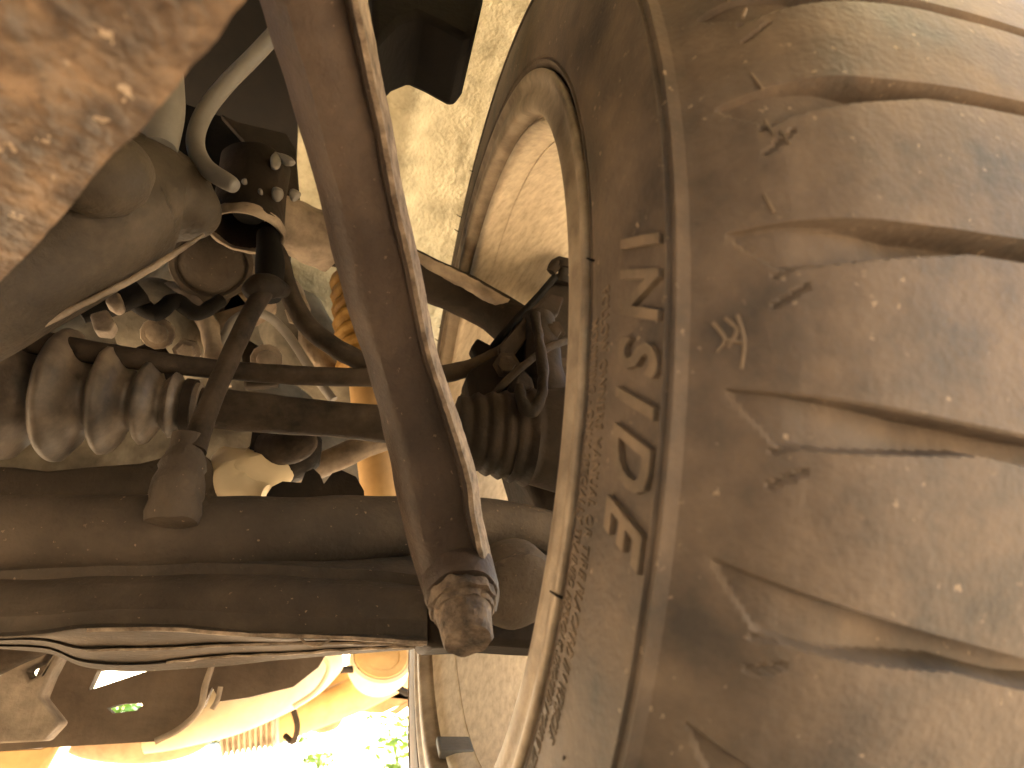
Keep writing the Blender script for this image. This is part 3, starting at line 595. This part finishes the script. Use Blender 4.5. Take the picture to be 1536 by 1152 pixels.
for (x, y, dx, dy, r) in [(412, 252, 2, -22, 7), (440, 246, -26, -14, 8), (366, 268, 4, 20, 5), (390, 284, 3, 12, 4), (445, 285, -6, 16, 8), (418, 282, -4, 20, 9)]:
    p0 = P(x, y, -0.036); p1 = P(x + dx, y + dy, -0.030)
    part('stud', tube([p0, p0 * .93 + p1 * .07, p0 * .7 + p1 * .3, p0 * .3 + p1 * .7, p0 * .07 + p1 * .93, p1], [R_(r * 0.2, p0), R_(r * 0.75, p0), R_(r, p0), R_(r * 0.9, p0), R_(r * 0.6, p0), R_(r * 0.15, p0)], 12, 4, amp=0.001, freq=170), M_GREY, bp_)

# ------------------------------------------------------------------ pale inner panel behind the suspension
G = []
for i in range(60):
    row = []
    for j in range(70):
        px = -150 + 800 * j / 69; py = 330 + 520 * i / 59
        Yv = 0.36 + 0.03 * math.sin(px * 0.013) + 0.02 * math.sin(py * 0.02 + px * 0.007)
        p = P(px, py, Yv); p = p + np.array([0, 0.02 * noise.noise(Vector(p) * 9) + 0.008 * noise.noise(Vector(p) * 28), 0]); row.append(p)
    G.append(row)
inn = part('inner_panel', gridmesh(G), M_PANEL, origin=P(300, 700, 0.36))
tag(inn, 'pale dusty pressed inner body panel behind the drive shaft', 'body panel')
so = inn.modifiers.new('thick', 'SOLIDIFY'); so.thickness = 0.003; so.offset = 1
gc = P(318, 395, 0.10)
gm = thing('gearbox_mount', 'round brown mount in a pale cast housing behind the link rod', 'mount', P(300, 540, 0.15))
part('round_mount', revolve(gc, (0.25, -0.7, -0.65), [(-0.03, 0.03), (-0.004, 0.034), (0.001, 0.033), (0.002, 0.029), (-0.001, 0.027), (0.004, 0.020), (0.007, 0.010), (0.008, 0.001)], 40, amp=0.0014, freq=60), M_BEAM, gm)
part('cast_web', prism([(215, 440), (260, 420), (330, 455), (365, 400), (400, 390), (415, 450), (360, 480), (330, 540), (318, 530), (300, 480), (260, 455)], 0.14, 0.03), M_CAST, gm, bevel=0.006)
part('cast_lobe', tube([P(190, 490, 0.16), P(245, 480, 0.15), P(285, 510, 0.15), P(300, 560, 0.16)], [0.03, 0.035, 0.03, 0.02], 24, 8, amp=0.006, freq=30), M_PANEL, gm)
part('cast_fin', tube([P(395, 420, 0.3), P(430, 470, 0.28), P(470, 530, 0.27), P(520, 590, 0.3)], [0.02, 0.035, 0.04, 0.03], 24, 8, amp=0.008, freq=22), M_PANEL, gm)
part('box_tab', prism([(133, 470), (160, 462), (172, 482), (165, 496), (140, 494)], 0.02, 0.012), M_CAST, gm, bevel=0.002)
part('box_tab', prism([(160, 440), (178, 436), (184, 455), (172, 462), (156, 452)], 0.02, 0.012), M_CAST, gm, bevel=0.002)
part('black_loom', tube([P(120, 470, 0.05), P(150, 458, 0.05), P(182, 452, 0.05), P(215, 438, 0.05)], [0.008, 0.010, 0.008, 0.009], 12, 5, amp=0.002, freq=90), M_BLACK, gm)

wl = part('wiring_loom', tube([P(150, 470, 0.08), P(196, 452, 0.07), P(232, 470, 0.06), P(262, 452, 0.07), P(296, 470, 0.08), P(330, 452, 0.1)], [0.006, 0.007, 0.006, 0.0065, 0.006, 0.006], 14, 8, amp=0.0012, freq=110), M_BLACK, origin=P(230, 468, 0.06))
tag(wl, 'black wrapped wiring loom wandering behind the olive casting', 'wiring')
fl = part('fuel_line', tube([P(330, 520, 0.12), P(352, 480, 0.12), P(392, 470, 0.13), P(430, 500, 0.15), P(470, 560, 0.16), P(500, 600, 0.16)], 0.0042, 12, 8), M_GREY, origin=P(392, 470, 0.13))
tag(fl, 'slim grey line curving behind the brown hose', 'pipe')
for k, (x, y, r) in enumerate([(236, 500, 0.008), (280, 528, 0.007), (400, 540, 0.008), (448, 470, 0.007)]):
    c = P(x, y, 0.09); bo = part('flange_bolt', revolve(c, (0.15, -0.85, -0.5), [(-0.03, r * 0.8), (-0.003, r * 0.8), (-0.003, r * 1.6), (0.0, r * 1.5), (0.0005, r), (0.006, r * 0.96), (0.007, r * 0.7), (0.0072, 0.001)], 6 if k % 2 else 12, amp=0.0003, freq=200), M_CAST, gm, angle=30)
part('casting_strut', tube([P(255, 436, 0.13), P(300, 470, 0.12), P(322, 520, 0.12), P(330, 580, 0.13)], [0.010, 0.009, 0.008, 0.010], 14, 8, amp=0.003, freq=60), M_CAST, gm)
part('casting_strut', tube([P(420, 410, 0.2), P(448, 450, 0.18), P(462, 510, 0.18), P(500, 570, 0.19)], [0.012, 0.008, 0.008, 0.012], 14, 8, amp=0.003, freq=60), M_CAST, gm)
part('gusset', prism([(200, 520), (238, 506), (262, 540), (258, 580), (214, 580)], 0.10, 0.012), M_DARK, gm, bevel=0.003)
part('gusset', prism([(360, 500), (392, 520), (420, 575), (366, 580)], 0.16, 0.012), M_DARK, gm, bevel=0.003)
# ------------------------------------------------------------------ castings peeping over the beam
rk = thing('steering_rack_casting', 'pale lumpy casting with a curled rubber end peeping over the dark beam', 'casting', P(360, 745, 0.06))
part('casting_arm', tube([P(330, 690, 0.08), P(365, 712, 0.07), P(400, 706, 0.07), P(425, 690, 0.08)], [0.010, 0.022, 0.018, 0.012], 22, 8, amp=0.005, freq=45), M_PALE, rk)
part('casting_foot', tube([P(350, 700, 0.06), P(352, 725, 0.06), P(372, 742, 0.06), P(395, 752, 0.06)], [0.012, 0.016, 0.014, 0.012], 20, 8, amp=0.004, freq=60), M_PALE, rk)
part('curled_end', tube([P(395, 672, 0.06), P(430, 672, 0.05), P(455, 664, 0.05), P(452, 648, 0.05), P(430, 646, 0.055)], [0.010, 0.012, 0.010, 0.008, 0.006], 18, 8, amp=0.001, freq=60), M_SHAFT, rk)
part('bellows_end', revolve(P(440, 676, 0.08), (1, 0.1, 0.05), [(-0.03, 0.018), (-0.02, 0.026), (0, 0.026), (0.012, 0.02), (0.02, 0.01)], 28, amp=0.001, freq=50), M_DARK, rk)
part('rack_bar', tube([P(440, 712, 0.1), P(490, 694, 0.1), P(548, 668, 0.1), P(600, 650, 0.1)], [0.011, 0.010, 0.010, 0.010], 18, 6, amp=0.0006, freq=60), M_CAST, rk)
sl = part('notched_bracket', prism([(398, 770), (400, 742), (408, 730), (424, 722), (452, 724), (458, 708), (470, 703), (480, 712), (486, 726), (498, 710), (512, 705), (534, 715), (546, 736), (548, 770)], 0.02, 0.02), M_DARK, smooth=False, origin=P(470, 750, 0.03))
tag(sl, 'dark notched bracket silhouetted along the top of the beam', 'bracket')
sl = part('torn_seal', prism([(216, 742), (230, 738), (240, 741), (241, 751), (230, 756), (220, 752)], 0.0, 0.006), M_PALE, bevel=0.001, origin=P(230, 750, 0.0))
tag(sl, 'small pale torn scrap caught below the ball joint', 'scrap')

rl = part('subframe_rail', prism([(-300, 690), (20, 700), (70, 706), (130, 700), (210, 694), (296, 672), (316, 690), (322, 716), (330, 770), (-300, 770)], 0.05, 0.05), M_BEAM, bevel=0.004, origin=P(120, 740, 0.05))
tag(rl, 'dark brown subframe rail below the pleated inner boot', 'subframe')
# ------------------------------------------------------------------ low front: slotted plate, pans, exhaust
spl = part('slotted_plate', prism([(104, 962), (330, 958), (500, 962), (478, 1000), (440, 1030), (372, 1046), (330, 1052), (318, 1030), (306, 1058), (278, 1090), (238, 1112), (60, 1122), (-80, 1134), (-80, 1100), (40, 1106), (60, 1084), (40, 1044), (60, 1000)], 0.20, 0.012,
    holes=[[(146, 1006), (214, 996), (224, 1000), (222, 1006), (180, 1020), (132, 1036)], [(160, 1062), (182, 1056), (212, 1054), (214, 1058), (204, 1066), (168, 1070)]]), M_PLATE, smooth=False, origin=P(190, 1110, 0.2))
tag(spl, 'dark subframe plate with two slots letting light through', 'plate')
br = part('webbed_bracket', prism([(-60, 1040), (0, 1012), (50, 975), (84, 944), (92, 946), (60, 992), (36, 1004), (44, 1020), (60, 1012), (80, 980), (98, 946), (108, 950), (74, 1012), (60, 1046), (90, 1084), (64, 1112), (-60, 1118)], 0.14, 0.02), M_CAST, bevel=0.004, origin=P(30, 1110, 0.14))
tag(br, 'pale dusty webbed bracket beside the slotted plate', 'bracket')
arm2 = part('rear_link', tube([P(-60, 1010, 0.08), P(10, 985, 0.08), P(90, 945, 0.08)], 0.009, 14, 6, amp=0.001, freq=60), M_SHAFT, origin=P(10, 985, 0.08))
tag(arm2, 'dusty round link bar running into the beam beside the webbed bracket', 'link rod')
op = thing('oil_pan', 'pale sunlit oil pan with a ribbed flange, low at the front of the car', 'oil pan', P(380, 1100, 0.62))
q = [(215, 1120, 10, 0.62), (262, 1102, 20, 0.62), (330, 1070, 36, 0.64), (400, 1040, 38, 0.66), (455, 1010, 38, 0.7), (492, 986, 28, 0.74)]
part('pan_body', tube([P(x, y, Y) for x, y, r, Y in q], [R_(r, P(x, y, Y)) for x, y, r, Y in q], 32, 8, amp=0.002, freq=14), M_PALE, op)
q = [(232, 1112), (272, 1092), (300, 1062), (308, 1030), (318, 998)]
part('flange_rib', tube([P(x, y, 0.193) for x, y in q], 0.0024, 10, 8, amp=0.0006, freq=90), M_CAST, op)
q = [(318, 1064), (326, 1050), (331, 1030)]
part('flange_rib', tube([P(x, y, 0.193) for x, y in q], 0.002, 10, 8), M_CAST, op)
q = [(486, 985), (493, 1000), (486, 1020), (470, 1040), (440, 1060)]
part('loom', tube([P(x, y, 0.62) for x, y in q], 0.0035, 10, 8), M_PALE, op)
fx = thing('flexible_exhaust_joint', 'ribbed flexible exhaust joint hanging beside the oil pan', 'exhaust joint', P(375, 1118, 0.9))
c0 = P(332, 1104, 0.82); c1 = P(414, 1090, 0.82); L1 = np.linalg.norm(c1 - c0); fax = c1 - c0; pr = []
for k in range(10):
    t = L1 * k / 10
    pr += [(t, 0.023), (t + L1 * 0.03, 0.030), (t + L1 * 0.055, 0.030), (t + L1 * 0.085, 0.023)]
part('bellows', revolve(c0, fax, pr + [(L1, 0.023)], 32), M_CAST, fx, angle=40)
ex = thing('exhaust_pipe', 'tan front exhaust pipe slanting up towards the sunlit round cup', 'exhaust pipe', P(500, 1060, 0.95))
q = [(404, 1092, 27, 0.92), (420, 1086, 26, 0.92), (500, 1056, 25, 0.95), (560, 1030, 25, 0.98), (640, 985, 25, 1.0)]
part('pipe_run', tube([P(x, y, Y) for x, y, r, Y in q], [R_(r, P(x, y, Y)) for x, y, r, Y in q], 24, 6, amp=0.001, freq=20), M_TAN, ex)
q = [(440, 1062, 14, 0.99), (500, 1030, 16, 1.0), (560, 990, 16, 1.02)]
part('heat_shield', tube([P(x, y, Y) for x, y, r, Y in q], [R_(r, P(x, y, Y)) for x, y, r, Y in q], 18, 6, amp=0.005, freq=22), M_TAN, ex)
part('clamp_band', revolve(P(416, 1086, 0.92), fax, [(-0.004, 0.026), (-0.004, 0.034), (0.004, 0.034), (0.004, 0.026)], 28), M_PALE, ex)
cu = P(572, 985, 0.86); rr = R_(46, cu)
cup = part('round_cup', revolve(cu, (0.05, -0.75, 0.55), [(-0.05, rr * 0.5), (-0.046, rr * 0.85), (-0.03, rr * 1.0), (0.0, rr * 1.02), (0.001, rr * 0.9), (-0.006, rr * 0.86), (-0.010, rr * 0.7), (-0.008, rr * 0.62), (-0.02, rr * 0.55), (-0.02, 0.004)], 40), M_PALE, origin=cu, angle=40)
tag(cup, 'round pale cup with a brown ring blown out by the sun', 'mount')
part('inner_ring', revolve(cu, (0.05, -0.75, 0.55), [(0.0015, rr * 0.88), (0.003, rr * 0.84), (0.003, rr * 0.6), (-0.004, rr * 0.55), (-0.004, 0.004)], 36), M_TAN, cup)
bl = part('hanging_resonator', revolve(P(488, 1066, 1.05), (0.3, 0.2, -1), [(-0.06, 0.02), (-0.04, 0.036), (-0.005, 0.04), (0.02, 0.034), (0.034, 0.02), (0.038, 0.004)], 30), M_BROWN, origin=P(488, 1066, 1.05))
tag(bl, 'rounded brown bowl hanging under the tan exhaust pipe', 'exhaust part')
pl = part('folded_shield', prism([(520, 1062), (545, 1040), (590, 1018), (622, 1000), (624, 1052), (596, 1072), (582, 1068), (604, 1056), (575, 1070), (525, 1068)], 1.1, 0.02), M_BROWN, bevel=0.003, origin=P(560, 1060, 1.1))
tag(pl, 'folded brown shield plate between exhaust pipe and wheel', 'shield')
ty = part('undertray', tube([P(84, 1098, 1.1), P(130, 1104, 1.1), P(190, 1108, 1.1), P(250, 1106, 1.1), P(300, 1096, 1.1), P(325, 1082, 1.1)], [0.012, 0.034, 0.040, 0.040, 0.030, 0.008], 24, 8, amp=0.003, freq=12), M_BROWN, origin=P(200, 1130, 1.1))
tag(ty, 'brown rounded undertray hanging low above the bright ground', 'undertray')
ly = part('front_lip', prism([(-80, 1130), (60, 1122), (92, 1112), (76, 1140), (60, 1170), (-80, 1170)], 0.5, 0.05), M_TAN, bevel=0.006, origin=P(20, 1150, 0.5))
tag(ly, 'tan lower lip piece beside the undertray', 'lip')

ln_ = part('coolant_line', tube([P(436, 1000, 0.8), P(470, 1012, 0.8), P(520, 1004, 0.84), P(560, 1012, 0.88), P(612, 1040, 0.92)], 0.006, 12, 8), M_DARK, origin=P(520, 1004, 0.84))
tag(ln_, 'dark hose running above the tan exhaust pipe', 'hose')
hg = part('exhaust_hanger', tube([P(440, 1064, 0.78), P(446, 1090, 0.78), P(440, 1112, 0.8), P(428, 1104, 0.82)], 0.0045, 10, 8), M_DARK, origin=P(446, 1090, 0.78))
tag(hg, 'bent wire hanger next to the ribbed exhaust joint', 'hanger')
# ------------------------------------------------------------------ greenery on the bright ground
def tuft(name, c, n, rad, h, label, group, seed):
    rnd = random.Random(seed); V = []; F = []
    for k in range(n):
        a = rnd.uniform(0, 6.28); r = rad * math.sqrt(rnd.random()); z = h * rnd.random() ** 0.7
        p = np.array([c[0] + r * math.cos(a), c[1] + r * math.sin(a), z])
        d = np.array([rnd.gauss(0, 1), rnd.gauss(0, 1), rnd.gauss(0, 0.7)]); d /= np.linalg.norm(d); s = np.cross(d, [rnd.gauss(0, 1), rnd.gauss(0, 1), rnd.gauss(0, 1)]); s /= np.linalg.norm(s)
        l = rnd.uniform(0.03, 0.06) * (h / 0.35) ** 0.5; b = len(V)
        V += [p - d * l, p + s * l * 0.35, p + d * l, p - s * l * 0.35]; F.append((b, b + 1, b + 2, b + 3))
    for k in range(5):
        a = rnd.uniform(0, 6.28); b = len(V); q = np.array([c[0], c[1], 0]); e = q + np.array([rad * 0.5 * math.cos(a), rad * 0.5 * math.sin(a), h * 0.8]); u = np.array([0.004, 0, 0])
        V += [q - u, q + u, e + u * 0.4, e - u * 0.4]; F.append((b, b + 1, b + 2, b + 3))
    o = part(name, (V, F), M_LEAF, smooth=False, origin=(c[0], c[1], 0)); return tag(o, label, 'weed', group)
for k, (px, py, Yd, rad, h) in enumerate([(600, 1108, 3.0, 0.10, 0.10), (585, 1092, 4.2, 0.16, 0.2), (478, 1136, 2.6, 0.06, 0.05), (590, 1146, 2.2, 0.03, 0.03)]):
    c = P(px, py, Yd); tuft('weed', c, 90, rad, h, ['bright green weed clump on sunlit ground just beside the rim edge', 'taller weed clump behind the one beside the rim edge', 'small low weed alone on the blown-out ground under the exhaust', 'tiny sprig of weed on bright ground near the rim'][k], 'weeds on the sunlit ground', 20 + k)
for k, (px, Yd, rad, h) in enumerate([(100, 6.5, 0.5, 0.3), (170, 6.8, 0.5, 0.25), (235, 6.4, 0.5, 0.28), (300, 6.6, 0.5, 0.33), (345, 6.9, 0.5, 0.36), (405, 6.7, 0.4, 0.33)]):
    c = P(px, 1110, Yd); tuft('shrub', c, 700, rad, h, 'low yellow-green shrub in the row beyond the car', 'low shrubs beyond the car', 40 + k)['category'] = 'shrub'
